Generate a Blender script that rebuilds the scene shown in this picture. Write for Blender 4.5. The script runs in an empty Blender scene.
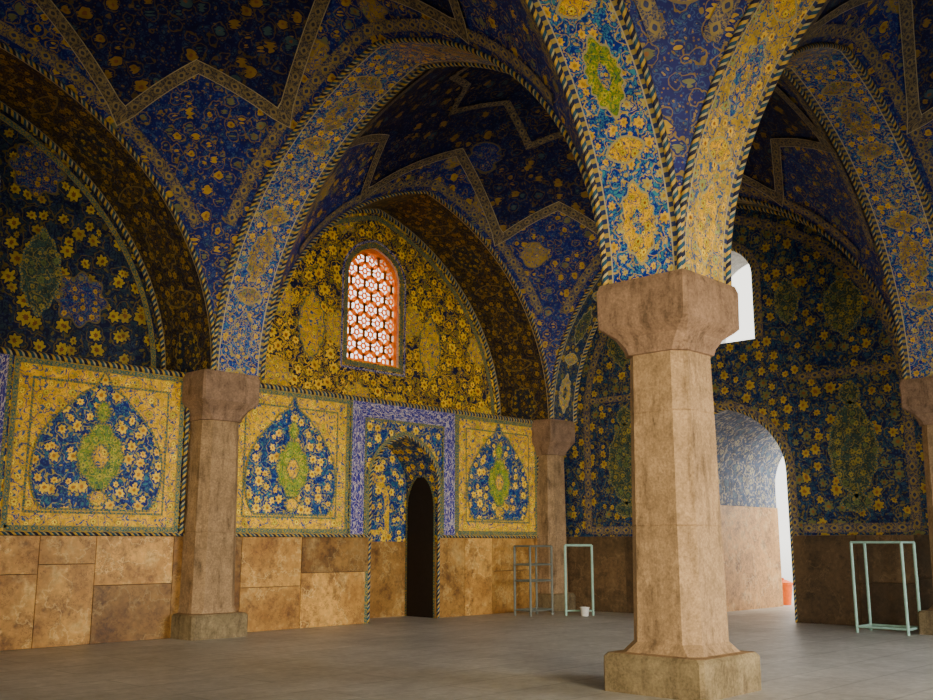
import bpy, math, random
from mathutils import Vector
random.seed(3)
S=9.3; W=.5; HS=S/2-W; H=4.5; R=4.6; C1=.38
def prof(t):
    t=min(1,abs(t)); return math.sqrt(max(0,1-C1*t-(1-C1)*t*t))
def tsamp(n): return [math.sin(-math.pi/2+math.pi*i/n) for i in range(n+1)]

# ------------------------------------------------------------ node helper
class NT:
    def __init__(s,name):
        s.mat=bpy.data.materials.new(name); s.mat.use_nodes=True
        s.t=s.mat.node_tree; s.t.nodes.clear()
    def n(s,typ,ins=None,**pr):
        k=s.t.nodes.new(typ)
        for a,b in pr.items(): setattr(k,a,b)
        if ins:
            for a,b in ins.items(): s.set(k.inputs[a],b)
        return k
    def set(s,sock,v):
        if isinstance(v,bpy.types.NodeSocket): s.t.links.new(v,sock)
        else:
            if isinstance(v,tuple) and len(v)==3 and sock.type=='RGBA': v=(*v,1)
            sock.default_value=v
    def M(s,op,a,b=0.0,c=0.0):
        k=s.n('ShaderNodeMath',operation=op); s.set(k.inputs[0],a); s.set(k.inputs[1],b); s.set(k.inputs[2],c); return k.outputs[0]
    def V(s,op,a,b=(0,0,0),sc=None):
        k=s.n('ShaderNodeVectorMath',operation=op); s.set(k.inputs[0],a); s.set(k.inputs[1],b)
        if sc is not None: s.set(k.inputs['Scale'],sc)
        return k.outputs[0]
    def mix(s,f,a,b,mode='MIX'):
        k=s.n('ShaderNodeMix',data_type='RGBA',blend_type=mode); s.set(k.inputs[0],f); s.set(k.inputs[6],a); s.set(k.inputs[7],b); return k.outputs[2]
    def lt(s,a,b): return s.M('LESS_THAN',a,b)
    def band(s,d,c,w): return s.lt(s.M('ABSOLUTE',s.M('SUBTRACT',d,c)),w)
    def xyz(s,v):
        k=s.n('ShaderNodeSeparateXYZ',{0:v}); return k.outputs[0],k.outputs[1],k.outputs[2]
    def comb(s,x,y,z=0.0): return s.n('ShaderNodeCombineXYZ',{0:x,1:y,2:z}).outputs[0]
    def noise(s,vec,scale,detail=2.0,rough=.5,dims='3D'):
        k=s.n('ShaderNodeTexNoise',{'Vector':vec,'Scale':scale,'Detail':detail,'Roughness':rough},noise_dimensions=dims); return k.outputs[0],k.outputs[1]
    def vor(s,vec,scale,rnd=.8,dims='3D'):
        k=s.n('ShaderNodeTexVoronoi',{'Vector':vec,'Scale':scale,'Randomness':rnd},voronoi_dimensions=dims,feature='F1')
        return k.outputs['Distance'],k.outputs['Color'],k.outputs['Position']
    def uv(s): return s.n('ShaderNodeTexCoord').outputs['UV']
    def obj(s): return s.n('ShaderNodeTexCoord').outputs['Object']
    def clamp(s,v): return s.n('ShaderNodeClamp',{0:v}).outputs[0]
    def out(s,col,rough=.4,bump=None,bs=.3,spec=.2,metal=0.0):
        b=s.n('ShaderNodeBsdfPrincipled'); s.set(b.inputs['Base Color'],col); s.set(b.inputs['Roughness'],rough)
        s.set(b.inputs['Specular IOR Level'],spec); s.set(b.inputs['Metallic'],metal)
        if bump is not None:
            k=s.n('ShaderNodeBump',{'Height':bump,'Strength':bs,'Distance':.02}); s.set(b.inputs['Normal'],k.outputs[0])
        o=s.n('ShaderNodeOutputMaterial'); s.t.links.new(b.outputs[0],o.inputs[0]); return s.mat

def floral(s,vec,scale,p,dims='2D',r1=.26,dist=.6,off=(0,0,0)):
    vec=s.V('ADD',vec,off)
    nf,nc=s.noise(vec,scale*1.9,1.0,.5,dims)
    nv=s.V('SUBTRACT',nc,(.5,.5,.5))
    v2=s.V('ADD',vec,s.V('SCALE',nv,(0,0,0),dist/scale))
    v1=s.V('ADD',vec,s.V('SCALE',nv,(0,0,0),.22/scale))
    d,c,pos=s.vor(v1,scale,.85,dims)
    dx,dy,dz=s.xyz(s.V('SUBTRACT',v1,pos))
    ang=s.M('ARCTAN2',dy,dx) if dims=='2D' else s.M('ARCTAN2',s.M('ADD',dx,dy),dz)
    pet=s.M('MULTIPLY_ADD',s.M('COSINE',s.M('MULTIPLY',ang,7.0)),.17,.83)
    rx,ry,rz=s.xyz(c)
    r=s.M('DIVIDE',d,s.M('MULTIPLY',pet,s.M('MULTIPLY_ADD',ry,.7,.58)))
    dr,_c,_p=s.vor(v2,scale,.85,dims)
    d2,c2,_=s.vor(v2,scale*2.6,.9,dims); r2,g2,b2=s.xyz(c2)
    d3,c3,_=s.vor(vec,scale*6.0,1.0,dims); r3,g3,b3=s.xyz(c3)
    big,_n=s.noise(vec,.45,2.0,.5,dims)
    col=s.mix(big,p['g'],p.get('g2',p['g']))
    col=s.mix(s.M('MULTIPLY',s.lt(d3,.33),s.lt(r3,.6)),col,s.mix(s.lt(g3,.5),p['sp'],p['sp2']))
    col=s.mix(s.band(d2,.42,.05),col,p['v2'])
    col=s.mix(s.band(dr,.46,.03),col,p['v1'])
    col=s.mix(s.lt(d2,.23),col,s.mix(s.lt(r2,.5),p['f3'],p['f2']))
    col=s.mix(s.lt(r,r1*1.2),col,p.get('ol',p['g']))
    f1=s.mix(s.lt(rx,.35),p['f1'],p['f1b'])
    col=s.mix(s.lt(r,r1),col,f1)
    col=s.mix(s.lt(r,r1*.36),col,p.get('ce',p['g']))
    k,_n=s.noise(vec,scale*1.2,4.0,.7,dims)
    return s.mix(1.0,col,s.mix(k,(.25,.25,.27),(1.6,1.6,1.55)),'MULTIPLY')

YEL=(.74,.44,.02); OCH=(.50,.28,.04); INK=(.005,.008,.05); WHI=(.5,.44,.28)
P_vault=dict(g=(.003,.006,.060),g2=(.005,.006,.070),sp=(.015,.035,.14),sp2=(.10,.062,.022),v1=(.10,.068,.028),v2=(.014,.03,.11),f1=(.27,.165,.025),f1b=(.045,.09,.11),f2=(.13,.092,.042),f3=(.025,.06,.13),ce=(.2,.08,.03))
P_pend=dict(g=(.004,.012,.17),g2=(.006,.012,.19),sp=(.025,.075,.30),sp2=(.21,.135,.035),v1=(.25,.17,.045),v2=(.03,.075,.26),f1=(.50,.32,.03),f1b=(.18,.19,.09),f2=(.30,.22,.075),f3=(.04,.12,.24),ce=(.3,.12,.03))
P_soff=dict(g=(.006,.030,.38),g2=(.006,.026,.30),sp=(.05,.22,.52),sp2=(.55,.39,.07),v1=(.55,.39,.08),v2=(.06,.25,.48),f1=(.85,.52,.03),f1b=(.55,.47,.14),f2=(.6,.46,.16),f3=(.05,.28,.42),ce=OCH)
P_sofb=dict(g=(.005,.022,.32),g2=(.005,.020,.26),sp=(.04,.17,.46),sp2=(.46,.32,.06),v1=(.50,.36,.08),v2=(.05,.19,.44),f1=(.74,.47,.04),f1b=(.48,.42,.14),f2=(.5,.39,.14),f3=(.05,.22,.38),ce=OCH)
P_soy=dict(g=(.74,.46,.03),g2=(.6,.41,.035),sp=(.6,.36,.03),sp2=(.06,.14,.34),v1=(.045,.09,.34),v2=(.42,.31,.07),f1=(.95,.62,.04),f1b=(.36,.42,.14),f2=(.72,.5,.08),f3=(.04,.12,.36),ce=(.3,.1,.02),ol=(.08,.1,.27))
P_soz=dict(g=(.46,.30,.04),g2=(.36,.25,.045),sp=(.38,.24,.04),sp2=(.04,.08,.28),v1=(.03,.06,.28),v2=(.28,.21,.06),f1=(.62,.41,.04),f1b=(.24,.28,.09),f2=(.48,.34,.06),f3=(.03,.08,.28),ce=(.2,.08,.02),ol=(.05,.06,.22))
P_tymp=dict(g=INK,g2=(.020,.020,.055),sp=(.42,.26,.015),sp2=(.02,.04,.18),v1=(.85,.52,.02),v2=(.54,.33,.02),f1=(1.0,.64,.02),f1b=(.90,.54,.018),f2=(.72,.44,.02),f3=(.34,.28,.03),ce=(.35,.12,.02))
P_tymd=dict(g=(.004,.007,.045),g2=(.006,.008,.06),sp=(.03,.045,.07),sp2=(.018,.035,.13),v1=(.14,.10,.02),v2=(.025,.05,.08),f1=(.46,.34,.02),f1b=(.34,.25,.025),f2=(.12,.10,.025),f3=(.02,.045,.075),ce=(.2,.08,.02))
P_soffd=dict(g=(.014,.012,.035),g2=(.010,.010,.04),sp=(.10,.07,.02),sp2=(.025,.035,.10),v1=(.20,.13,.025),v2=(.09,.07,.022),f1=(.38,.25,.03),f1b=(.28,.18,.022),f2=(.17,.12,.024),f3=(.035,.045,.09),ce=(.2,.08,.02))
P_yel=dict(g=(1.0,.60,.006),g2=(.92,.52,.005),sp=(.80,.46,.01),sp2=(.48,.28,.03),v1=(.06,.08,.26),v2=(.55,.35,.03),f1=(1.0,.74,.04),f1b=(.66,.54,.04),f2=(.84,.48,.012),f3=(.06,.12,.28),ce=(.3,.1,.02),ol=(.2,.16,.07))
P_blue=dict(g=(.005,.014,.22),g2=(.004,.011,.16),sp=(.022,.075,.34),sp2=(.05,.18,.28),v1=(.38,.34,.10),v2=(.03,.11,.30),f1=(1.0,.68,.02),f1b=(.88,.57,.03),f2=(.52,.40,.05),f3=(.03,.18,.26),ce=(.5,.2,.02))
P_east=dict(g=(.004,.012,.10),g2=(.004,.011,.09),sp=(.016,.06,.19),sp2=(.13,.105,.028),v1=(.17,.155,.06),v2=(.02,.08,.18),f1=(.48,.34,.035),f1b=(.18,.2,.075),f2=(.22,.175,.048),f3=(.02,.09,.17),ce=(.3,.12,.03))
P_eastg=dict(g=(.03,.055,.06),g2=(.02,.045,.07),sp=(.09,.12,.05),sp2=(.22,.19,.04),v1=(.3,.25,.06),v2=(.05,.11,.10),f1=(.35,.29,.05),f1b=(.16,.21,.07),f2=(.26,.23,.06),f3=(.05,.11,.10),ce=(.1,.12,.05))
P_grn=dict(g=(.22,.34,.02),g2=(.18,.30,.02),sp=(.11,.21,.04),sp2=(.5,.42,.04),v1=(.6,.46,.04),v2=(.08,.19,.07),f1=(.55,.5,.05),f1b=(.26,.36,.05),f2=(.5,.42,.05),f3=(.04,.12,.09),ce=(.1,.15,.07))

def m_floral(name,p,scale,dims='2D',r1=.26,coord='uv',rough=.42,med=None):
    s=NT(name); v=s.uv() if coord=='uv' else s.obj()
    col=floral(s,v,scale,p,dims,r1)
    if med:
        dm,cm,pm=s.vor(v,med[0],.55,dims)
        dx,dy,dz=s.xyz(s.V('SUBTRACT',v,pm))
        a=s.M('ARCTAN2',dy,dx) if dims=='2D' else s.M('ARCTAN2',s.M('ADD',dx,dy),dz)
        rr=s.M('DIVIDE',dm,s.M('MULTIPLY_ADD',s.M('COSINE',s.M('MULTIPLY',a,8.0)),.1,.9))
        col=s.mix(s.lt(rr,.205),col,med[2])
        inner=floral(s,v,scale*2.0,med[1],dims,.3)
        col=s.mix(s.lt(rr,.19),col,inner)
    return s.out(col,rough)
def m_soffit(name,half,pal=P_soff,per=1.7,bc=(.42,.32,.09),fs=4.6,pm1=P_yel,pm2=P_grn,ol=(.42,.38,.2)):
    s=NT(name); v=s.uv(); x,y,z=s.xyz(v)
    col=floral(s,v,fs,pal,'2D',.29)
    yy=s.M('DIVIDE',y,per); q=s.M('MULTIPLY',s.M('SUBTRACT',s.M('FRACT',yy),.5),per)
    e=s.M('SQRT',s.M('ADD',s.M('POWER',s.M('ABSOLUTE',s.M('DIVIDE',x,half*.46)),1.7),s.M('POWER',s.M('ABSOLUTE',s.M('DIVIDE',q,.46)),1.7)))
    a=s.M('ARCTAN2',q,x)
    e=s.M('DIVIDE',e,s.M('MULTIPLY_ADD',s.M('COSINE',s.M('MULTIPLY',a,12.0)),.06,.94))
    col=s.mix(s.lt(e,1.07),col,ol)
    par=s.lt(s.M('FRACT',s.M('MULTIPLY',yy,.5)),.5)
    m1=floral(s,v,7.0,pm1,'2D',.3); m2=floral(s,v,7.0,pm2,'2D',.3)
    inn=s.mix(par,m1,m2)
    col=s.mix(s.lt(e,1.0),col,inn)
    col=s.mix(s.lt(e,.42),col,floral(s,v,8.0,pal,'2D',.3))
    q2=s.M('MULTIPLY',s.M('SUBTRACT',s.M('FRACT',s.M('ADD',yy,.5)),.5),per)
    dd=s.M('ADD',s.M('POWER',s.M('ABSOLUTE',s.M('DIVIDE',x,half*.55)),1.5),s.M('POWER',s.M('ABSOLUTE',s.M('DIVIDE',q2,.16)),1.5))
    col=s.mix(s.lt(dd,1.0),col,ol); col=s.mix(s.lt(dd,.8),col,m1)
    ax=s.M('ABSOLUTE',x)
    f=s.M('FRACT',s.M('MULTIPLY',y,9.0))
    bcol=s.mix(s.lt(f,.5),(.03,.05,.16),bc)
    col=s.mix(s.M('GREATER_THAN',ax,half-.085),col,bcol)
    col=s.mix(s.band(ax,half-.09,.009),col,WHI)
    return s.out(col,.4)
def m_border(name,w,a,b,line,le=.43):
    s=NT(name); v=s.uv(); x,y,z=s.xyz(v)
    nn,_=s.noise(v,14.0,2.0); n2,_=s.noise(v,30.0,2.0)
    f=s.M('SUBTRACT',s.M('FRACT',s.M('DIVIDE',y,w*1.1)),.5)
    e=s.M('ADD',s.M('POWER',s.M('ABSOLUTE',s.M('DIVIDE',x,w*.26)),1.5),s.M('POWER',s.M('ABSOLUTE',s.M('MULTIPLY',f,3.2)),1.5))
    col=s.mix(s.band(nn,.5,.045),a,b); col=s.mix(s.band(n2,.5,.04),col,s.mix(.5,a,b))
    col=s.mix(s.lt(e,1.0),col,b); col=s.mix(s.lt(e,.35),col,a)
    ax=s.M('ABSOLUTE',x)
    col=s.mix(s.M('GREATER_THAN',ax,w*le),col,line)
    k,_=s.noise(v,5.0,3.0); col=s.mix(1.0,col,s.mix(k,(.4,.4,.4),(1.3,1.3,1.3)),'MULTIPLY')
    return s.out(col,.45)
def m_rope(name):
    s=NT(name); v=s.uv(); x,y,z=s.xyz(v)
    f=s.M('FRACT',s.M('ADD',x,s.M('MULTIPLY',y,5.2)))
    col=s.mix(s.lt(f,.75),(.52,.34,.05),(.012,.016,.05)); col=s.mix(s.lt(f,.45),col,(.42,.37,.19)); col=s.mix(s.lt(f,.28),col,(.015,.07,.14))
    return s.out(col,.5)
def m_inscr(name):
    s=NT(name); v=s.uv(); x,y,z=s.xyz(v)
    n1,_=s.noise(s.comb(s.M('MULTIPLY',x,1.6),y,0.0),7.5,1.0)
    n2,_=s.noise(s.comb(s.M('MULTIPLY',x,3.2),s.M('MULTIPLY',y,.9),3.0),6.5,1.0)
    n3,_=s.noise(s.comb(x,y,7.0),14.0,1.0)
    col=(.035,.025,.27)
    col=s.mix(s.band(n3,.5,.03),col,(.08,.12,.40))
    col=s.mix(s.band(n1,.5,.022),col,(.58,.51,.48)); col=s.mix(s.band(n2,.5,.022),col,(.58,.51,.48))
    return s.out(col,.4)
def m_dado(name,c1,c2,c3,st=(.10,.045,.02)):
    s=NT(name); v=s.obj(); at=s.n('ShaderNodeAttribute',attribute_name='rnd').outputs['Fac']
    ov=s.V('ADD',v,s.comb(s.M('MULTIPLY',at,17.0),0.0,s.M('MULTIPLY',at,9.0)))
    n1,_=s.noise(ov,.9,6.0,.6); n2,_=s.noise(ov,2.2,6.0,.75); n4,_=s.noise(ov,2.4,7.0,.8)
    col=s.mix(s.clamp(s.M('MULTIPLY',s.M('SUBTRACT',n1,.38),4.0)),c1,c2)
    col=s.mix(s.clamp(s.M('MULTIPLY',s.M('SUBTRACT',n2,.54),6.0)),col,c3)
    col=s.mix(s.M('MULTIPLY',s.clamp(s.M('MULTIPLY',s.M('SUBTRACT',n4,.50),7.0)),.75),col,st)
    col=s.mix(s.M('MULTIPLY',s.band(n1,.47,.007),.6),col,c3)
    col=s.mix(s.M('MULTIPLY',s.band(n2,.44,.008),.6),col,st)
    col=s.mix(1.0,col,s.mix(at,(.5,.47,.45),(1.25,1.2,1.1)),'MULTIPLY')
    nn,_=s.noise(v,12.0,4.0); col=s.mix(1.0,col,s.mix(nn,(.5,.5,.5),(1.45,1.45,1.45)),'MULTIPLY')
    return s.out(col,.42,nn,.12,.35)
def m_stone(name,c1,c2,rough=.75,b=.5,c3=(.06,.04,.025),spec=.15,st=.8):
    s=NT(name); v=s.obj(); n1,_=s.noise(v,1.6,6.0,.65); n2,_=s.noise(v,34.0,3.0,.7); n3,_=s.noise(v,5.0,5.0,.75)
    n4,_=s.noise(s.V('MULTIPLY',v,(3.5,3.5,.8)),1.6,5.0,.7)
    col=s.mix(s.clamp(s.M('MULTIPLY',s.M('SUBTRACT',n1,.3),2.5)),c1,c2)
    col=s.mix(s.M('MULTIPLY',s.clamp(s.M('MULTIPLY',s.M('SUBTRACT',n4,.5),4.5)),st),col,c3)
    col=s.mix(1.0,col,s.mix(n2,(.3,.3,.3),(1.7,1.7,1.7)),'MULTIPLY')
    col=s.mix(1.0,col,s.mix(n3,(.3,.3,.3),(1.7,1.7,1.7)),'MULTIPLY')
    return s.out(col,rough,s.M('ADD',n3,s.M('MULTIPLY',n2,.6)),b,spec)
def m_plain(name,c,rough=.5,metal=0.0):
    s=NT(name); n,_=s.noise(s.obj(),12.0,3.0); col=s.mix(1.0,c,s.mix(n,(.7,.7,.7),(1.2,1.2,1.2)),'MULTIPLY'); return s.out(col,rough,metal=metal)
def m_floor():
    s=NT('floor_paving'); v=s.obj(); x,y,z=s.xyz(v)
    b=s.n('ShaderNodeTexBrick',{'Vector':v,'Color1':(.56,.56,.545,1),'Color2':(.62,.61,.59,1),'Mortar':(.42,.42,.41,1),'Scale':1.0,'Mortar Size':.03,'Mortar Smooth':1.0,'Brick Width':2.4,'Row Height':.8,'Bias':0.0},offset=0.5)
    n1,_=s.noise(v,.35,6.0,.7); n2,_=s.noise(v,9.0,5.0,.75); n3,_=s.noise(v,2.2,5.0,.7)
    col=s.mix(1.0,b.outputs[0],s.mix(n1,(.35,.35,.36),(1.45,1.44,1.41)),'MULTIPLY')
    col=s.mix(1.0,col,s.mix(n2,(.5,.5,.5),(1.5,1.5,1.5)),'MULTIPLY')
    col=s.mix(1.0,col,s.mix(n3,(.55,.54,.52),(1.4,1.4,1.4)),'MULTIPLY')
    return s.out(col,.45,n2,.15,.5)

MATS=dict(
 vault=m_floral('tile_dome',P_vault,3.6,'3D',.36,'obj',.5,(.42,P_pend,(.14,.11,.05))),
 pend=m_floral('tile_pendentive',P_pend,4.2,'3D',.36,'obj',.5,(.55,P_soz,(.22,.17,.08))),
 soff=m_soffit('tile_arch_soffit',.5),
 soffb=m_soffit('tile_arch_soffit_blue',.5,P_sofb,1.5,(.34,.26,.07),5.0,P_soz,P_sofb,(.38,.31,.12)),
 soffy=m_soffit('tile_arch_soffit_gold',.5,P_soy,1.7,pm2=P_soff),
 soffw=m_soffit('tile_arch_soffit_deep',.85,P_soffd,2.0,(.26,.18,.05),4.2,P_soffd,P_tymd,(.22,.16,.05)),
 soffe=m_soffit('tile_arch_soffit_east',.475,P_east,1.7,(.3,.26,.08),4.6,P_soy,P_eastg),
 tymp=m_floral('tile_tympanum_yellow',P_tymp,3.0,'2D',.36,med=(.5,P_yel,(.5,.36,.06))),
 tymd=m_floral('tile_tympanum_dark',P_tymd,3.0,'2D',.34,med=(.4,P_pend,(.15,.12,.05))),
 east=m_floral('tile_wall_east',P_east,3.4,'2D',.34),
 eastg=m_floral('tile_wall_east_medallion',P_eastg,5.0,'2D',.31),
 yel=m_floral('tile_yellow_scroll',P_yel,4.5,'2D',.22),
 blue=m_floral('tile_blue_floral',P_blue,4.0,'2D',.34),
 grn=m_floral('tile_green_medallion',P_grn,6.0,'2D',.3),
 pale=m_floral('tile_pale_blue',dict(g=(.16,.20,.33),sp=(.4,.4,.41),sp2=(.10,.16,.33),v1=(.5,.5,.44),v2=(.10,.16,.36),f1=(.5,.5,.4),f1b=(.17,.27,.42),f2=(.5,.5,.48),f3=(.10,.18,.38)),3.0,'2D',.25,'uv',.7),
 bord=m_border('tile_border',.24,(.03,.045,.16),(.36,.27,.08),(.38,.31,.16)),
 rib=m_border('tile_rib_band',.22,(.05,.05,.08),(.30,.23,.10),(.46,.39,.23)),
 bord2=m_border('tile_border_narrow',.12,(.45,.32,.04),(.03,.14,.16),(.03,.04,.14)),
 rope=m_rope('tile_rope_moulding'),
 inscr=m_inscr('tile_inscription'),
 dado=m_dado('marble_dado',(.58,.33,.09),(.33,.165,.04),(.64,.45,.18)),
 dadop=m_dado('marble_passage',(.74,.42,.15),(.6,.34,.12),(.8,.58,.3)),
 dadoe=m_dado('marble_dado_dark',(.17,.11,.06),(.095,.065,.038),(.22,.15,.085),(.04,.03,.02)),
 joint=m_plain('joint_mortar',(.10,.06,.03),.9),
 stone=m_stone('column_stone',(.39,.26,.145),(.25,.165,.09)),
 cap=m_stone('capital_stone',(.32,.205,.135),(.21,.135,.09)),
 base=m_stone('plinth_stone',(.27,.21,.12),(.14,.105,.055)),
 plaster=m_stone('plaster_white',(.78,.76,.72),(.66,.64,.6),.8,.2,(.5,.48,.44),.2,.3),
 dark=m_plain('dark_wood',(.02,.014,.012),.6),
 floor=m_floor(),
 turq=m_plain('painted_metal_turquoise',(.34,.56,.48),.4),
 iron=m_plain('painted_metal_dark',(.16,.18,.16),.5),
 orange=m_plain('orange_plastic',(.95,.16,.01),.4),
 white=m_plain('white_plastic',(.7,.7,.68),.5),
)
s=NT('backlit_lattice'); b=s.n('ShaderNodeBsdfDiffuse',{'Color':(.85,.36,.04,1)}); t=s.n('ShaderNodeBsdfTranslucent',{'Color':(.95,.44,.04,1)})  # orange of the backlight put into the bar colour
mx=s.n('ShaderNodeMixShader',{0:.6}); s.t.links.new(b.outputs[0],mx.inputs[1]); s.t.links.new(t.outputs[0],mx.inputs[2])
o=s.n('ShaderNodeOutputMaterial'); s.t.links.new(mx.outputs[0],o.inputs[0]); MATS['backlit']=s.mat

# ------------------------------------------------------------ mesh builder
class MB:
    def __init__(s): s.v=[];s.f=[];s.uv=[];s.m=[];s.sm=[];s.keys=[];s.rnd=[];s.cr=0.5
    def mi(s,k):
        if k not in s.keys: s.keys.append(k)
        return s.keys.index(k)
    def poly(s,pts,uvs,mat,smooth=False):
        b=len(s.v); s.v+= [tuple(p) for p in pts]; s.rnd+=[s.cr]*len(pts)
        s.f.append(list(range(b,b+len(pts)))); s.uv.append(list(uvs)); s.m.append(s.mi(mat)); s.sm.append(smooth)
    def grid(s,P,UV,mat,smooth=True,mf=None):
        b=len(s.v); n=len(P); k=len(P[0])
        for r in P: s.v+=[tuple(p) for p in r]
        s.rnd+=[s.cr]*(n*k)
        for i in range(n-1):
            for j in range(k-1):
                s.f.append([b+i*k+j,b+i*k+j+1,b+(i+1)*k+j+1,b+(i+1)*k+j])
                s.uv.append([UV[i][j],UV[i][j+1],UV[i+1][j+1],UV[i+1][j]])
                s.m.append(s.mi(mf(i,j) if mf else mat)); s.sm.append(smooth)
    def box(s,x0,x1,y0,y1,z0,z1,mat,faces='xXyYzZ'):
        q={'x':([(x0,y0,z0),(x0,y1,z0),(x0,y1,z1),(x0,y0,z1)],(1,2)),'X':([(x1,y0,z0),(x1,y1,z0),(x1,y1,z1),(x1,y0,z1)],(1,2)),
           'y':([(x0,y0,z0),(x1,y0,z0),(x1,y0,z1),(x0,y0,z1)],(0,2)),'Y':([(x0,y1,z0),(x1,y1,z0),(x1,y1,z1),(x0,y1,z1)],(0,2)),
           'z':([(x0,y0,z0),(x1,y0,z0),(x1,y1,z0),(x0,y1,z0)],(0,1)),'Z':([(x0,y0,z1),(x1,y0,z1),(x1,y1,z1),(x0,y1,z1)],(0,1))}
        for k in faces:
            p,a=q[k]; s.poly(p,[(t[a[0]],t[a[1]]) for t in p],mat)
    def sweep(s,pts,r,mat,n=8,closed=False):
        pts=[Vector(p) for p in pts]; L=0; rows=[];uvs=[]
        up=None
        m=len(pts)
        for i,p in enumerate(pts):
            a=pts[i-1] if i>0 else (pts[-2] if closed else p); c=pts[i+1] if i<m-1 else (pts[1] if closed else p)
            t=(c-a).normalized()
            if up is None:
                up=Vector((0,0,1)) if abs(t.z)<.9 else Vector((1,0,0))
            sd=t.cross(up)
            if sd.length<1e-4: sd=t.cross(Vector((.3,.9,.1)))
            sd.normalize(); up=sd.cross(t).normalized()
            if i>0: L+=(p-pts[i-1]).length
            rows.append([p+sd*(r*math.cos(2*math.pi*k/n))+up*(r*math.sin(2*math.pi*k/n)) for k in range(n+1)])
            uvs.append([(k/n,L) for k in range(n+1)])
        s.grid(rows,uvs,mat,True)
    def build(s,name,parent=None):
        me=bpy.data.meshes.new(name); me.from_pydata(s.v,[],s.f)
        u=me.uv_layers.new(name='UVMap'); k=0
        for f in s.uv:
            for c in f: u.data[k].uv=c[:2]; k+=1
        a=me.attributes.new('rnd','FLOAT','POINT'); a.data.foreach_set('value',s.rnd)
        for key in s.keys: me.materials.append(MATS[key])
        me.polygons.foreach_set('material_index',s.m); me.polygons.foreach_set('use_smooth',s.sm)
        me.update(); ob=bpy.data.objects.new(name,me); bpy.context.scene.collection.objects.link(ob)
        if parent: ob.parent=parent
        return ob

# ------------------------------------------------------------ vaults / arches
star=[]
for k in range(4):
    a=k*math.pi/2; ca,sa=math.cos(a),math.sin(a)
    for (x,y) in [(.78,0),(.95,.50),(.64,.64),(.50,.95)]:
        star.append((x*ca-y*sa,x*sa+y*ca))
def inside(x,y,poly):
    c=False;n=len(poly)
    for i in range(n):
        x1,y1=poly[i];x2,y2=poly[i-1]
        if (y1>y)!=(y2>y) and x<(x2-x1)*(y-y1)/(y2-y1)+x1: c=not c
    return c
def vp(cx,cy,x,y):
    return Vector((cx+HS*x,cy+HS*y,H+R*math.sqrt(prof(x)**2+prof(y)**2)))
def vn(cx,cy,x,y):
    e=.004; a=vp(cx,cy,x+e,y)-vp(cx,cy,x-e,y); b=vp(cx,cy,x,y+e)-vp(cx,cy,x,y-e)
    n=a.cross(b).normalized()
    return n if n.z<0 else -n
def vribbon(mb,cx,cy,pts,width,mat,off=.04,closed=True,sub=10):
    q=[]
    n=len(pts)
    for i in range(n if closed else n-1):
        a=pts[i];b=pts[(i+1)%n]
        for k in range(sub): q.append((a[0]+(b[0]-a[0])*k/sub,a[1]+(b[1]-a[1])*k/sub))
    q.append(pts[0] if closed else pts[-1])
    P=[vp(cx,cy,*c) for c in q]; m=len(P); rows=[];uvs=[];L=0
    for i in range(m):
        a=P[i-1] if i>0 else (P[-2] if closed else P[i]); c=P[i+1] if i<m-1 else (P[1] if closed else P[i])
        t=(c-a).normalized(); nn=vn(cx,cy,*q[i]); sd=nn.cross(t).normalized()
        if i>0: L+=(P[i]-P[i-1]).length
        k=1.0
        if i>0 and i<m-1:
            co=(P[i]-P[i-1]).normalized().dot((P[i+1]-P[i]).normalized()); k=1/max(.5,math.sqrt(max(0,(1+co)/2)))
        rows.append([P[i]+nn*off+sd*(width/2*w*k) for w in (-1,0,1)]); uvs.append([(width/2*w,L) for w in (-1,0,1)])
    mb.grid(rows,uvs,mat,True)

N=64; ts=tsamp(N)
def bay(ix,iy):
    cx=-S*ix-S/2; cy=-S*iy-S/2
    mb=MB()
    P=[[vp(cx,cy,a,b) for b in ts] for a in ts]; UV=[[(p[0],p[1]) for p in r] for r in P]
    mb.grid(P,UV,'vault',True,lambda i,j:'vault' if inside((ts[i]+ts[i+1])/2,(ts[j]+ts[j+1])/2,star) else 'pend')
    vribbon(mb,cx,cy,star,.22,'rib')
    inner=[(x*.58,y*.58) for x,y in star]; vribbon(mb,cx,cy,inner,.16,'rib')
    for k in range(4):
        a=k*math.pi/2
        ca,sa=round(math.cos(a)),round(math.sin(a))
        line=[(.955*ca-t*sa,.955*sa+t*ca) for t in [-.86+1.72*i/40 for i in range(41)]]
        vribbon(mb,cx,cy,line,.2,'bord',.025,False,1)
        e=[vp(cx,cy,ca*1.0-t*sa,sa*1.0+t*ca) for t in ts]
        mb.sweep([(p[0]-ca*.02,p[1]-sa*.02,p[2]-.015) for p in e],.038,'rope')
    return mb.build('vault')
root=bpy.data.objects.new('ceiling',None); bpy.context.scene.collection.objects.link(root)
for ix,iy in [(0,0),(1,0),(0,1),(1,1),(2,0),(2,1)]:
    o=bay(ix,iy); o.parent=root

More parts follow.
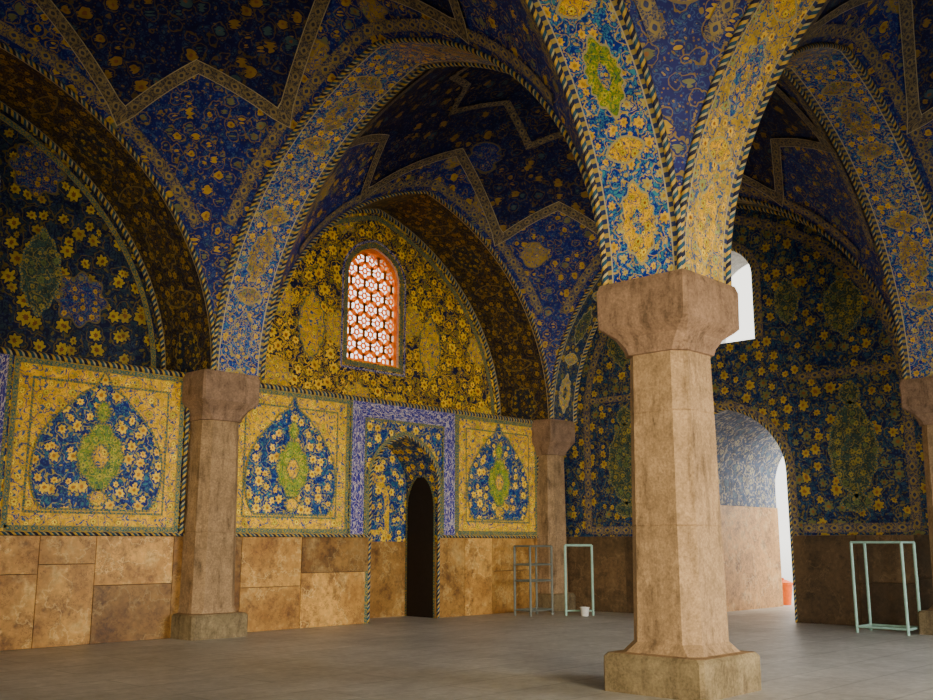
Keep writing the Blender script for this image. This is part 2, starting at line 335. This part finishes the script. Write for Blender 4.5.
def soffit(mb,axis,line0,line1,c,mat,n=64):
    tt=tsamp(n); half=abs(line1-line0)/2; L=0;rows=[];uvs=[];prev=None
    for t in tt:
        z=H+R*prof(t); q=c+HS*t
        if prev: L+=math.hypot(q-prev[0],z-prev[1])
        prev=(q,z); r=[];u=[]
        for w in (-1,-.5,0,.5,1):
            l=(line0+line1)/2+w*half
            r.append((l,q,z) if axis=='y' else (q,l,z)); u.append((w*half,L))
        rows.append(r);uvs.append(u)
    mb.grid(rows,uvs,mat,True)
ar=MB()
for i in (1,2,3):
    for j in (0,1): soffit(ar,'y',-S*i-W,-S*i+W,-S*j-S/2,'soffy' if (i,j)==(1,1) else 'soffb')
for j in (1,2):
    for i in (0,1,2): soffit(ar,'x',-S*j-W,-S*j+W,-S*i-S/2,'soff' if (i,j)==(1,1) else 'soffb')
arches=ar.build('arch_soffits',root)
YT=1.2; XE=.45; YW=.15
wa=MB()
for i in (0,1,2):
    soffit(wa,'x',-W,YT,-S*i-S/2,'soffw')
    e=[(-S*i-S/2+HS*t,YT-.03,H+R*prof(t)-.03) for t in ts]; wa.sweep(e,.05,'rope')
for j in (0,1):
    soffit(wa,'y',-W,XE,-S*j-S/2,'soffe')
    e=[(XE-.03,-S*j-S/2+HS*t,H+R*prof(t)-.03) for t in ts]; wa.sweep(e,.05,'rope')
for i in range(4):
    for j in range(3):
        x0,x1=-S*i-W,-S*i+W; y0,y1=-S*j-W,-S*j+W
        if i==0: x1=XE+.8
        if j==0: y1=YT
        wa.box(x0,x1,y0,y1,H,H+.06,'stone')
wa.build('wall_arches',root)

# ------------------------------------------------------------ walls
def strips(mb,mp,s0,s1,z0,z1,holes,mat,off=0.0):
    ss={s0,s1}
    for (c,hw,zb,zs,ri) in holes:
        for t in tsamp(24):
            if s0<c+hw*t<s1: ss.add(c+hw*t)
        for e in (c-hw,c+hw):
            if s0<e<s1: ss.add(e)
    ss=sorted(ss)
    for a,b in zip(ss,ss[1:]):
        if b-a<1e-6: continue
        m=(a+b)/2; h=None
        for q in holes:
            if abs(m-q[0])<q[1]: h=q
        def quad(pa,pb,pc,pd):
            pts=[pa,pb,pc,pd]; mb.poly([mp(p[0],p[1],off) for p in pts],pts,mat)
        if h is None: quad((a,z0),(b,z0),(b,z1),(a,z1))
        else:
            c,hw,zb,zs,ri=h
            if zb>z0: quad((a,z0),(b,z0),(b,min(zb,z1)),(a,min(zb,z1)))
            ta=zs+ri*prof((a-c)/hw); tb=zs+ri*prof((b-c)/hw)
            if z1>max(ta,tb): quad((a,max(ta,z0)),(b,max(tb,z0)),(b,z1),(a,z1))
def outline(h,grow=0.0,n=32,base=True):
    c,hw,zb,zs,ri=h; hw+=grow; ri+=grow
    pts=[(c-hw,zb-(grow if base else 0))]+[(c+hw*t,zs+ri*prof(t)) for t in tsamp(n)]+[(c+hw,zb-(grow if base else 0))]
    return pts
def reveal(mb,mp,h,o0,o1,mat,sill=True,zsplit=None,mat2=None):
    pts=outline(h); L=0;rows=[];uvs=[];pr=None
    for p in pts:
        if pr: L+=math.dist(p,pr)
        pr=p; rows.append([mp(p[0],p[1],o0),mp(p[0],p[1],o1)]); uvs.append([(o0,L),(o1,L)])
    mb.grid(rows,uvs,mat,False)
    c,hw,zb,zs,ri=h
    if sill:
        q=[(c-hw,o0),(c+hw,o0),(c+hw,o1),(c-hw,o1)]; mb.poly([mp(a,zb,b) for a,b in q],q,mat)
    if zsplit:
        for sgn in (-1,1):
            q=[(o0,0),(o1,0),(o1,zsplit),(o0,zsplit)]
            mb.poly([mp(c+sgn*(hw-.03),z,b) for b,z in q],q,mat2)
def ribbon2(mb,mp,pts,w,off,mat,closed=False):
    m=len(pts);rows=[];uvs=[];L=0
    for i,p in enumerate(pts):
        a=pts[i-1] if i>0 else (pts[-2] if closed else p); c=pts[i+1] if i<m-1 else (pts[1] if closed else p)
        d0=Vector((p[0]-a[0],p[1]-a[1])); d1=Vector((c[0]-p[0],c[1]-p[1]))
        if d0.length<1e-6: d0=d1
        if d1.length<1e-6: d1=d0
        d0.normalize();d1.normalize(); t=(d0+d1)
        t=t.normalized() if t.length>1e-5 else d0
        k=1/max(.5,t.dot(d0)); n=Vector((-t.y,t.x))
        if i>0: L+=math.dist(p,pts[i-1])
        rows.append([mp(p[0]+n.x*w/2*q*k,p[1]+n.y*w/2*q*k,off) for q in (-1,0,1)]); uvs.append([(w/2*q,L) for q in (-1,0,1)])
    mb.grid(rows,uvs,mat,False)
def flat(mb,mp,pts,off,mat): mb.poly([mp(p[0],p[1],off) for p in pts],pts,mat)
def rect(a,b,c,d): return [(a,c),(b,c),(b,d),(a,d)]
def rrect(a,b,c,d): return [(a,c),(b,c),(b,d),(a,d),(a,c)]
north=lambda s,z,o=0:(s,YW-o,z)
nback=lambda s,z,o=0:(s,YT-o,z)
east=lambda s,z,o=0:(XE-o,s,z)

LN=MB()
niches=[(-4.65,.98,0,2.75,1.05),(-14.5,.98,0,2.75,1.05),(-23.25,.98,0,2.75,1.05)]
strips(LN,north,-27.9,.6,0,H-.03,niches,'blue')
LN.poly([(-27.9,YW,H-.03),(.6,YW,H-.03),(.6,YT,H-.03),(-27.9,YT,H-.03)],[(0,0),(1,0),(1,1),(0,1)],'joint')
wins=[(-4.68,.76,5.5,7.45,.72),(-13.95,.76,5.5,7.45,.72),(-23.25,.76,5.5,7.45,.72)]
for i in (0,1,2):
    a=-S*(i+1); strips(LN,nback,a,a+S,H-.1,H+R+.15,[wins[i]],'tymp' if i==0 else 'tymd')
    h=wins[i]; reveal(LN,nback,h,0,-.45,'plaster')
    ribbon2(LN,nback,outline(h,.07,32)+[outline(h,.07,32)[0]],.10,.012,'bord2')
    ribbon2(LN,nback,outline(h,.17,32)+[outline(h,.17,32)[0]],.05,.015,'inscr')
    cx=-S*i-S/2
    ribbon2(LN,nback,[(cx+(HS-.2)*t,H+(R-.2)*prof(t)) for t in ts],.12,.012,'bord2')
    for sg in (-1,1):
        m=h[0]+sg*1.75
        q=[(m+.34*math.cos(t)*(1+.05*math.cos(12*t)),6.1+.62*math.sin(t)*(1+.05*math.cos(12*t)+.2*abs(math.sin(t))**12)) for t in [2*math.pi*k/96 for k in range(96)]]
        flat(LN,nback,q,.01,'yel' if i==0 else 'eastg'); ribbon2(LN,nback,q+[q[0]],.035,.015,'bord2')
for h in niches:
    reveal(LN,north,h,0,-1.0,'blue',False,1.6,'dado')
    c=h[0]; nb=lambda s,z,o=0:(s,YW+1.0-o,z)
    flat(LN,nb,rect(c-1,c+1,0,4),0,'blue'); flat(LN,nb,rect(c-1,c+1,0,1.6),.02,'dado')
    flat(LN,nb,outline((c-.1,.55,1.75,2.4,.7)),.02,'yel'); flat(LN,nb,outline((c-.1,.4,1.85,2.35,.55)),.035,'blue')
    jm=lambda s,z,o=0:(c+.975-.03-o,s,z)
    flat(LN,jm,outline((YW+.5,.42,0,2.3,.75)),0,'dark')
    ribbon2(LN,jm,outline((YW+.5,.44,0,2.3,.77),0,32,False),.05,.01,'bord2')
    ribbon2(LN,north,outline(h,.06,32,False),.10,.03,'bord2')
    LN.sweep([(p[0],YW-.03,p[1]) for p in outline(h,.0,32,False)],.03,'rope')
    ribbon2(LN,north,[(c-1.32,1.74),(c-1.32,H-.22),(c+1.32,H-.22),(c+1.32,1.74)],.34,.02,'inscr')
    for g in (1.12,1.51):
        zt=H-.22+(g-1.32)
        ribbon2(LN,north,[(c-g,1.74),(c-g,zt),(c+g,zt),(c+g,1.74)],.05,.028,'bord2')
def panel(mb,mp,a,b,z0,z1):
    flat(mb,mp,rect(a,b,z0,z1),.015,'yel')
    ribbon2(mb,mp,rrect(a+.05,b-.05,z0+.05,z1-.05),.09,.022,'bord2')
    ribbon2(mb,mp,rrect(a+.32,b-.32,z0+.30,z1-.30),.035,.022,'bord2')
    w=b-a;h=z1-z0;c=(a+b)/2
    pr=[(.30,.0),(.335,.05),(.36,.12),(.375,.22),(.37,.33),(.345,.44),(.30,.53),(.25,.60),(.20,.66),(.16,.70),(.13,.745),(.085,.775),(.05,.80),(.025,.85)]
    zb=z0+.13*h
    pts=[(c+x*w,zb+y*h*.93) for x,y in pr]+[(c,zb+.85*h)]+[(c-x*w,zb+y*h*.93) for x,y in reversed(pr)]
    flat(mb,mp,pts,.03,'blue'); ribbon2(mb,mp,pts+[pts[0]],.035,.036,'bord2')
    def med(cx,cz,ra,rb,mat,off,lob=10,k=.25):
        q=[]
        for i in range(80):
            t=2*math.pi*i/80; e=1+.05*math.cos(lob*t)+k*abs(math.sin(t))**14
            q.append((cx+ra*e*math.cos(t),cz+rb*e*math.sin(t)))
        flat(mb,mp,q,off,mat); ribbon2(mb,mp,q+[q[0]],.03,off+.004,'bord2')
    cz=z0+.45*h
    med(c,cz,.13*w,.165*h,'grn',.042); med(c,cz,.05*w,.06*h,'yel',.05,6)
    med(c,cz+.27*h,.04*w,.055*h,'grn',.042,6); med(c,cz-.25*h,.055*w,.04*h,'yel',.042,6)
for a,b in [(-9.0,-6.2),(-3.12,-.30),(-12.93,-9.95),(-19,-16.2),(-21.7,-18.8)]:
    panel(LN,north,a,b,1.74,H-.08)
LN.sweep([(-27.9,YW-.02,H-.03),(.4,YW-.02,H-.03)],.05,'rope')
LN.sweep([(-27.9,YW-.03,1.71),(-5.65,YW-.03,1.71)],.03,'rope'); LN.sweep([(-3.65,YW-.03,1.71),(.4,YW-.03,1.71)],.03,'rope')
for x in (-9.9,-8.97,-.28,-18.7): LN.sweep([(x,YW-.05,1.7),(x,YW-.05,H)],.04,'rope')
def dado(mb,mp,s0,s1,z1,mat,skip=[]):
    segs=[];cur=s0
    for (a,b) in sorted(skip):
        if a>cur: segs.append((cur,a))
        cur=b
    if cur<s1: segs.append((cur,s1))
    for a,b in segs:
        strips(mb,mp,a,b,0,z1,[],'joint',.012)
        x=a
        while x<b-.05:
            w=random.uniform(.8,1.5)
            if b-(x+w)<.5: w=b-x
            cuts=[0,z1] if random.random()<.55 else [0,z1*random.uniform(.45,.75),z1]
            for c0,c1 in zip(cuts,cuts[1:]):
                mb.cr=random.random(); g=.002; f=.03+random.uniform(-.004,.004); k=.005
                A=[(x+g,c0+g),(x+w-g,c0+g),(x+w-g,c1-g),(x+g,c1-g)]; B=[(x+g+k,c0+g+k),(x+w-g-k,c0+g+k),(x+w-g-k,c1-g-k),(x+g+k,c1-g-k)]
                mb.poly([mp(p[0],p[1],f) for p in B],B,mat)
                for i in range(4):
                    q=[A[i],A[(i+1)%4],B[(i+1)%4],B[i]]; mb.poly([mp(q[0][0],q[0][1],.0),mp(q[1][0],q[1][1],.0),mp(q[2][0],q[2][1],f),mp(q[3][0],q[3][1],f)],q,mat)
            x+=w
    mb.cr=.5
dado(LN,north,-27.9,.4,1.68,'dado',[(h[0]-h[1]-.0,h[0]+h[1]) for h in niches])
LN.build('wall_north')

def lattice(name,mp,h,depth):
    mb=MB(); c,hw,zb,zs,ri=h
    def ins(x,z,m=.0):
        if abs(x-c)>hw-m or z<zb+m: return False
        return z<zs+ri*prof((x-c)/hw)-m
    def ring(x,z,r0,r1):
        n=12;
        for i in range(n):
            t0=2*math.pi*i/n;t1=2*math.pi*(i+1)/n
            mx_,mz_=x+(r0+r1)/2*math.cos((t0+t1)/2),z+(r0+r1)/2*math.sin((t0+t1)/2)
            if not ins(mx_,mz_,.01): continue
            A=[(x+r0*math.cos(t0),z+r0*math.sin(t0)),(x+r1*math.cos(t0),z+r1*math.sin(t0)),(x+r1*math.cos(t1),z+r1*math.sin(t1)),(x+r0*math.cos(t1),z+r0*math.sin(t1))]
            mb.poly([mp(p[0],p[1],-depth) for p in A],A,'backlit'); mb.poly([mp(p[0],p[1],-depth-.03) for p in A],A,'backlit')
            for e in ((0,3),(1,2)):
                p,q=A[e[0]],A[e[1]]; mb.poly([mp(*p,-depth),mp(*q,-depth),mp(*q,-depth-.03),mp(*p,-depth-.03)],[p,q,q,p],'backlit')
    d=.40
    for i in range(-4,5):
        for j in range(0,12):
            x=c+i*d+(d/2 if j%2 else 0); z=zb+.1+j*d*.72
            ring(x,z,.185,.235)
            ring(x,z,.045,.08)
            n_=5 if (i+j)%2 else 6
            for a in range(n_):
                t=a*2*math.pi/n_+math.pi/6+.3*(i%3); p=(x+.06*math.cos(t),z+.06*math.sin(t)); q=(x+.195*math.cos(t),z+.195*math.sin(t))
                if ins(*p,.02) and ins(*q,.02): mb.sweep([mp(*p,-depth-.015),mp(*q,-depth-.015)],.019,'backlit',4)
    pts=outline(h,-.03,32)
    mb.sweep([mp(p[0],p[1],-depth) for p in pts+[pts[0]]],.04,'backlit')
    return mb.build(name)
for i in (0,1,2): lattice('window_%d'%(i+1),nback,wins[i],.1)

# east wall
E=MB()
door=(-4.62,1.33,0,3.0,1.45); ewin=(-4.62,.8,5.9,7.35,.75)
door2=(-13.95,1.33,0,3.0,1.45); ewin2=(-13.95,.8,5.9,7.35,.75)
for d_,w_,a in ((door,ewin,-S),(door2,ewin2,-2*S)):
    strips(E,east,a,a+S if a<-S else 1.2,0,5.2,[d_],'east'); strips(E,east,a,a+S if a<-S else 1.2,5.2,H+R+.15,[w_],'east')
    reveal(E,east,w_,0,-1.6,'plaster'); 
    reveal(E,east,d_,0,-4.75,'pale',False,2.45,'dadop')
    for hh in (d_,w_):
        ribbon2(E,east,outline(hh,.09,32,False),.16,.015,'bord'); 
        E.sweep([east(p[0],p[1],.02) for p in outline(hh,0,32,False)],.03,'rope')
    c=a+S/2
    ribbon2(E,east,[(c+(HS-.35)*t,H+(R-.35)*prof(t)) for t in ts],.2,.015,'bord')
    for sg in (-1,1):
        ribbon2(E,east,[(c+sg*(HS-.35),1.8),(c+sg*(HS-.35),H)],.2,.015,'bord')
        ribbon2(E,east,[(c+sg*1.55,1.86),(c+sg*(HS-.4),1.86)],.18,.02,'bord')
        ribbon2(E,east,[(c+sg*1.62,4.95),(c+sg*(HS-.4),4.95)],.14,.018,'bord')
        m=c+sg*2.7
        def lob(m,z,ra,rb,mat):
            q=[(m+ra*math.cos(t)*(1+.04*math.cos(12*t)),z+rb*math.sin(t)*(1+.04*math.cos(12*t)+.2*abs(math.sin(t))**12)) for t in [2*math.pi*i/96 for i in range(96)]]
            flat(E,east,q,.014,mat); ribbon2(E,east,q+[q[0]],.04,.02,'bord2')
        lob(m,3.4,.48,.8,'eastg'); lob(m,6.3,.4,.5,'eastg'); lob(c+sg*1.5,6.6,.26,.4,'eastg')
        lob(m,2.35,.3,.15,'eastg'); lob(m,4.5,.2,.2,'eastg')
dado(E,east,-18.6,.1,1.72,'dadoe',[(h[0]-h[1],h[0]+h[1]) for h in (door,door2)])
E.build('wall_east')
PW=MB()
outm=lambda s,z,o=0:(XE+4.75-o,s,z)
strips(PW,outm,-18.6,3,0,6.0,[door,door2],'plaster')
PW.build('trim_1')

SW=MB(); YS=-18.6-.5; XS=-27.9-.5
south=lambda s,z,o=0:(s,YS+o,z); west=lambda s,z,o=0:(XS+o,s,z)
for i in range(3):
    h=(-S*i-S/2,2.6,0,2.6,2.2); strips(SW,south,-S*(i+1),-S*i+(1 if i==0 else 0),0,10,[h],'east'); reveal(SW,south,h,0,-.6,'plaster',False)
SW.build('added_wall_south')  # unseen arcaded wall, added to keep the ceiling dim
SW=MB()
for j in range(2):
    h=(-S*j-S/2,2.6,0,2.6,2.2); strips(SW,west,-S*(j+1)-(1 if j==1 else 0),-S*j+(1 if j==0 else 0),0,10,[h],'east'); reveal(SW,west,h,0,-.6,'plaster',False)
SW.build('added_wall_west')  # out-of-view wall with openings, added to narrow the light from the west

F=MB(); F.poly([(-29.2,-19.9,0),(14,-19.9,0),(14,1.4,0),(-29.2,1.4,0)],[(0,0),(1,0),(1,1),(0,1)],'floor'); F.build('floor')

# ------------------------------------------------------------ columns
def column(x,y,k=1.0,sh=.42,kb=1.0):
    mb=MB()
    bh=.62*kb; q=.36
    lv=[(0,bh,.04,'base'),(.36,bh,.04,'base'),(.40,bh-.03,.05,'base'),(.41,.50*kb,.12,'stone'),(.52,sh+.015,sh*q,'stone')]
    def joint(z,h): return [(z-.008,h,h*q,'stone'),(z,h-.006,h*q,'stone'),(z+.008,h,h*q,'stone')]
    lv+=joint(1.75,sh)+joint(3.0,sh*.96)
    t=sh*.93
    lv+=[(3.66,t,t*q,'stone'),(3.67,t+.03,t*.34,'cap'),(3.74,t+.04,t*.30,'cap'),(3.86,t+.09,t*.2,'cap'),(3.95,.565*k,.05,'cap'),(3.99,.595*k,.035,'cap'),(4.42,.60*k,.03,'cap'),(4.5,.575*k,.03,'cap')]
    def ring(z,h,c): return [(x-h,y-h+c,z),(x-h,y+h-c,z),(x-h+c,y+h,z),(x+h-c,y+h,z),(x+h,y+h-c,z),(x+h,y-h+c,z),(x+h-c,y-h,z),(x-h+c,y-h,z)]
    for a,b in zip(lv,lv[1:]):
        A=ring(*a[:3]);B=ring(*b[:3])
        for i in range(8):
            j=(i+1)%8; mb.poly([A[i],A[j],B[j],B[i]],[(0,a[0]),(1,a[0]),(1,b[0]),(0,b[0])],b[3])
    A=ring(*lv[-1][:3]); mb.poly(A,[(0,0)]*8,'cap')
    return mb.build('column')
for i in range(4):
    for j in range(3):
        if (i,j)==(0,0): column(0,0,.8,.33,.7)
        elif j==0: column(-S*i-.14,-S*j,.96,.40,.88)
        else: column(-S*i,-S*j,1.0,.41)

# ------------------------------------------------------------ furniture
def tubes(name,segs):
    mb=MB()
    for (p,q,r,m) in segs: mb.sweep([p,q],r,m,6)
    return mb.build(name)
def boxframe(name,x0,x1,y0,y1,h,mat,mids=()):
    g=[];r=.028
    C=[(x0,y0),(x1,y0),(x1,y1),(x0,y1)]
    for c in C: g.append(((*c,0),(*c,h),r,mat))
    for z in (h,)+tuple(mids):
        for i in range(4): g.append(((*C[i],z),(*C[(i+1)%4],z),r*.85,mat))
    return tubes(name,g)
boxframe('metal_barrier_frame',-.95,-.35,-8.64,-7.75,1.58,'turq',(.1,))
boxframe('metal_rack',-1.95,-1.2,-1.0,-.55,1.5,'iron',(.12,.75,1.1))
g=[((-1.15,-1.35,0),(-1.15,-1.35,1.52),.03,'turq'),((-.7,-1.75,0),(-.7,-1.75,1.52),.03,'turq'),((-1.15,-1.35,1.52),(-.7,-1.75,1.52),.03,'turq'),((-1.15,-1.35,.1),(-.7,-1.75,.1),.02,'turq')]
tubes('metal_stand',g)
def lathe(name,x,y,prf,mat):
    ob=MB()
    for (z0,r0,z1,r1) in prf:
        rows=[[(x+r*math.cos(2*math.pi*k/20),y+r*math.sin(2*math.pi*k/20),z) for k in range(21)] for z,r in ((z0,r0),(z1,r1))]
        ob.grid(rows,[[(k,0) for k in range(21)]]*2,mat)
    ob.build(name)
lathe('orange_bin',5.85,-3.0,[(0,.20,.5,.26),(.5,.28,.56,.28),(.56,.28,.64,.08),(.64,.05,.68,.05)],'orange')
lathe('white_bucket',-1.0,-1.75,[(0,.08,.17,.10),(.17,.11,.19,.11),(.19,.10,.05,.07),(.05,.07,.05,.001)],'white')

# ------------------------------------------------------------ lights
def area(name,loc,tgt,sx,sy,pw,col,spread=180):
    l=bpy.data.lights.new(name,'AREA'); l.shape='RECTANGLE'; l.size=sx;l.size_y=sy;l.energy=pw;l.color=col; l.spread=math.radians(spread)
    o=bpy.data.objects.new(name,l); o.location=loc; o.rotation_euler=(Vector(tgt)-Vector(loc)).to_track_quat('-Z','Y').to_euler()
    bpy.context.scene.collection.objects.link(o)
area('fill_west',(-28.9,-4.65,2.6),(-12,-1,.8),5,4,100,(1,.80,.46),90)  # added fill lamp for the yellow wall, outside an unseen opening
area('fill_west_2',(-28.9,-13.95,2.6),(-9,-8,3.2),5,4,240,(1,.82,.52),70)  # added fill from the west, aimed at the near column
area('fill_south',(-13.95,-19.7,2.6),(-5.5,-1,1.8),5,4,300,(1,.82,.52),60)  # added fill lamp from the south, aimed towards the far corner
area('fill_south_2',(-4.65,-19.7,2.6),(-4.5,-8,-.8),5,4,380,(.98,.97,.95),80)  # added fill to brighten the floor on the right
area('daylight_door',(8.2,-8.6,3.5),(2.5,-3.4,1.0),3,3,560,(1,.84,.6))
area('daylight_window',(5.0,-9,9.5),(1.2,-4,7),2.5,2.5,350,(1,1,1))
area('daylight_window_north',(-4.7,4.2,9.0),(-4.7,1.2,6.8),2.2,2.2,360,(1,.86,.55))
w=bpy.data.worlds.new('sky'); bpy.context.scene.world=w; w.use_nodes=True
nt=w.node_tree; bg=nt.nodes['Background']; tc=nt.nodes.new('ShaderNodeTexCoord'); sp=nt.nodes.new('ShaderNodeSeparateXYZ'); cr=nt.nodes.new('ShaderNodeValToRGB')
cr.color_ramp.elements[0].position=.44; cr.color_ramp.elements[0].color=(.08,.07,.06,1); cr.color_ramp.elements[1].position=.5; cr.color_ramp.elements[1].color=(1,.97,.88,1)
mp_=nt.nodes.new('ShaderNodeMath'); mp_.operation='MULTIPLY_ADD'; mp_.inputs[1].default_value=.5; mp_.inputs[2].default_value=.5
nt.links.new(tc.outputs['Generated'],sp.inputs[0]); nt.links.new(sp.outputs[2],mp_.inputs[0]); nt.links.new(mp_.outputs[0],cr.inputs[0]); nt.links.new(cr.outputs[0],bg.inputs[0])
bg.inputs[1].default_value=3.0

cam=bpy.data.cameras.new('camera'); co=bpy.data.objects.new('camera',cam); bpy.context.scene.collection.objects.link(co)
co.location=(-19.08,-15.37,1.56); co.rotation_euler=(math.radians(101),0,math.radians(-46.43))
cam.lens=995/933*36; cam.sensor_width=36; cam.clip_end=200
bpy.context.scene.camera=co
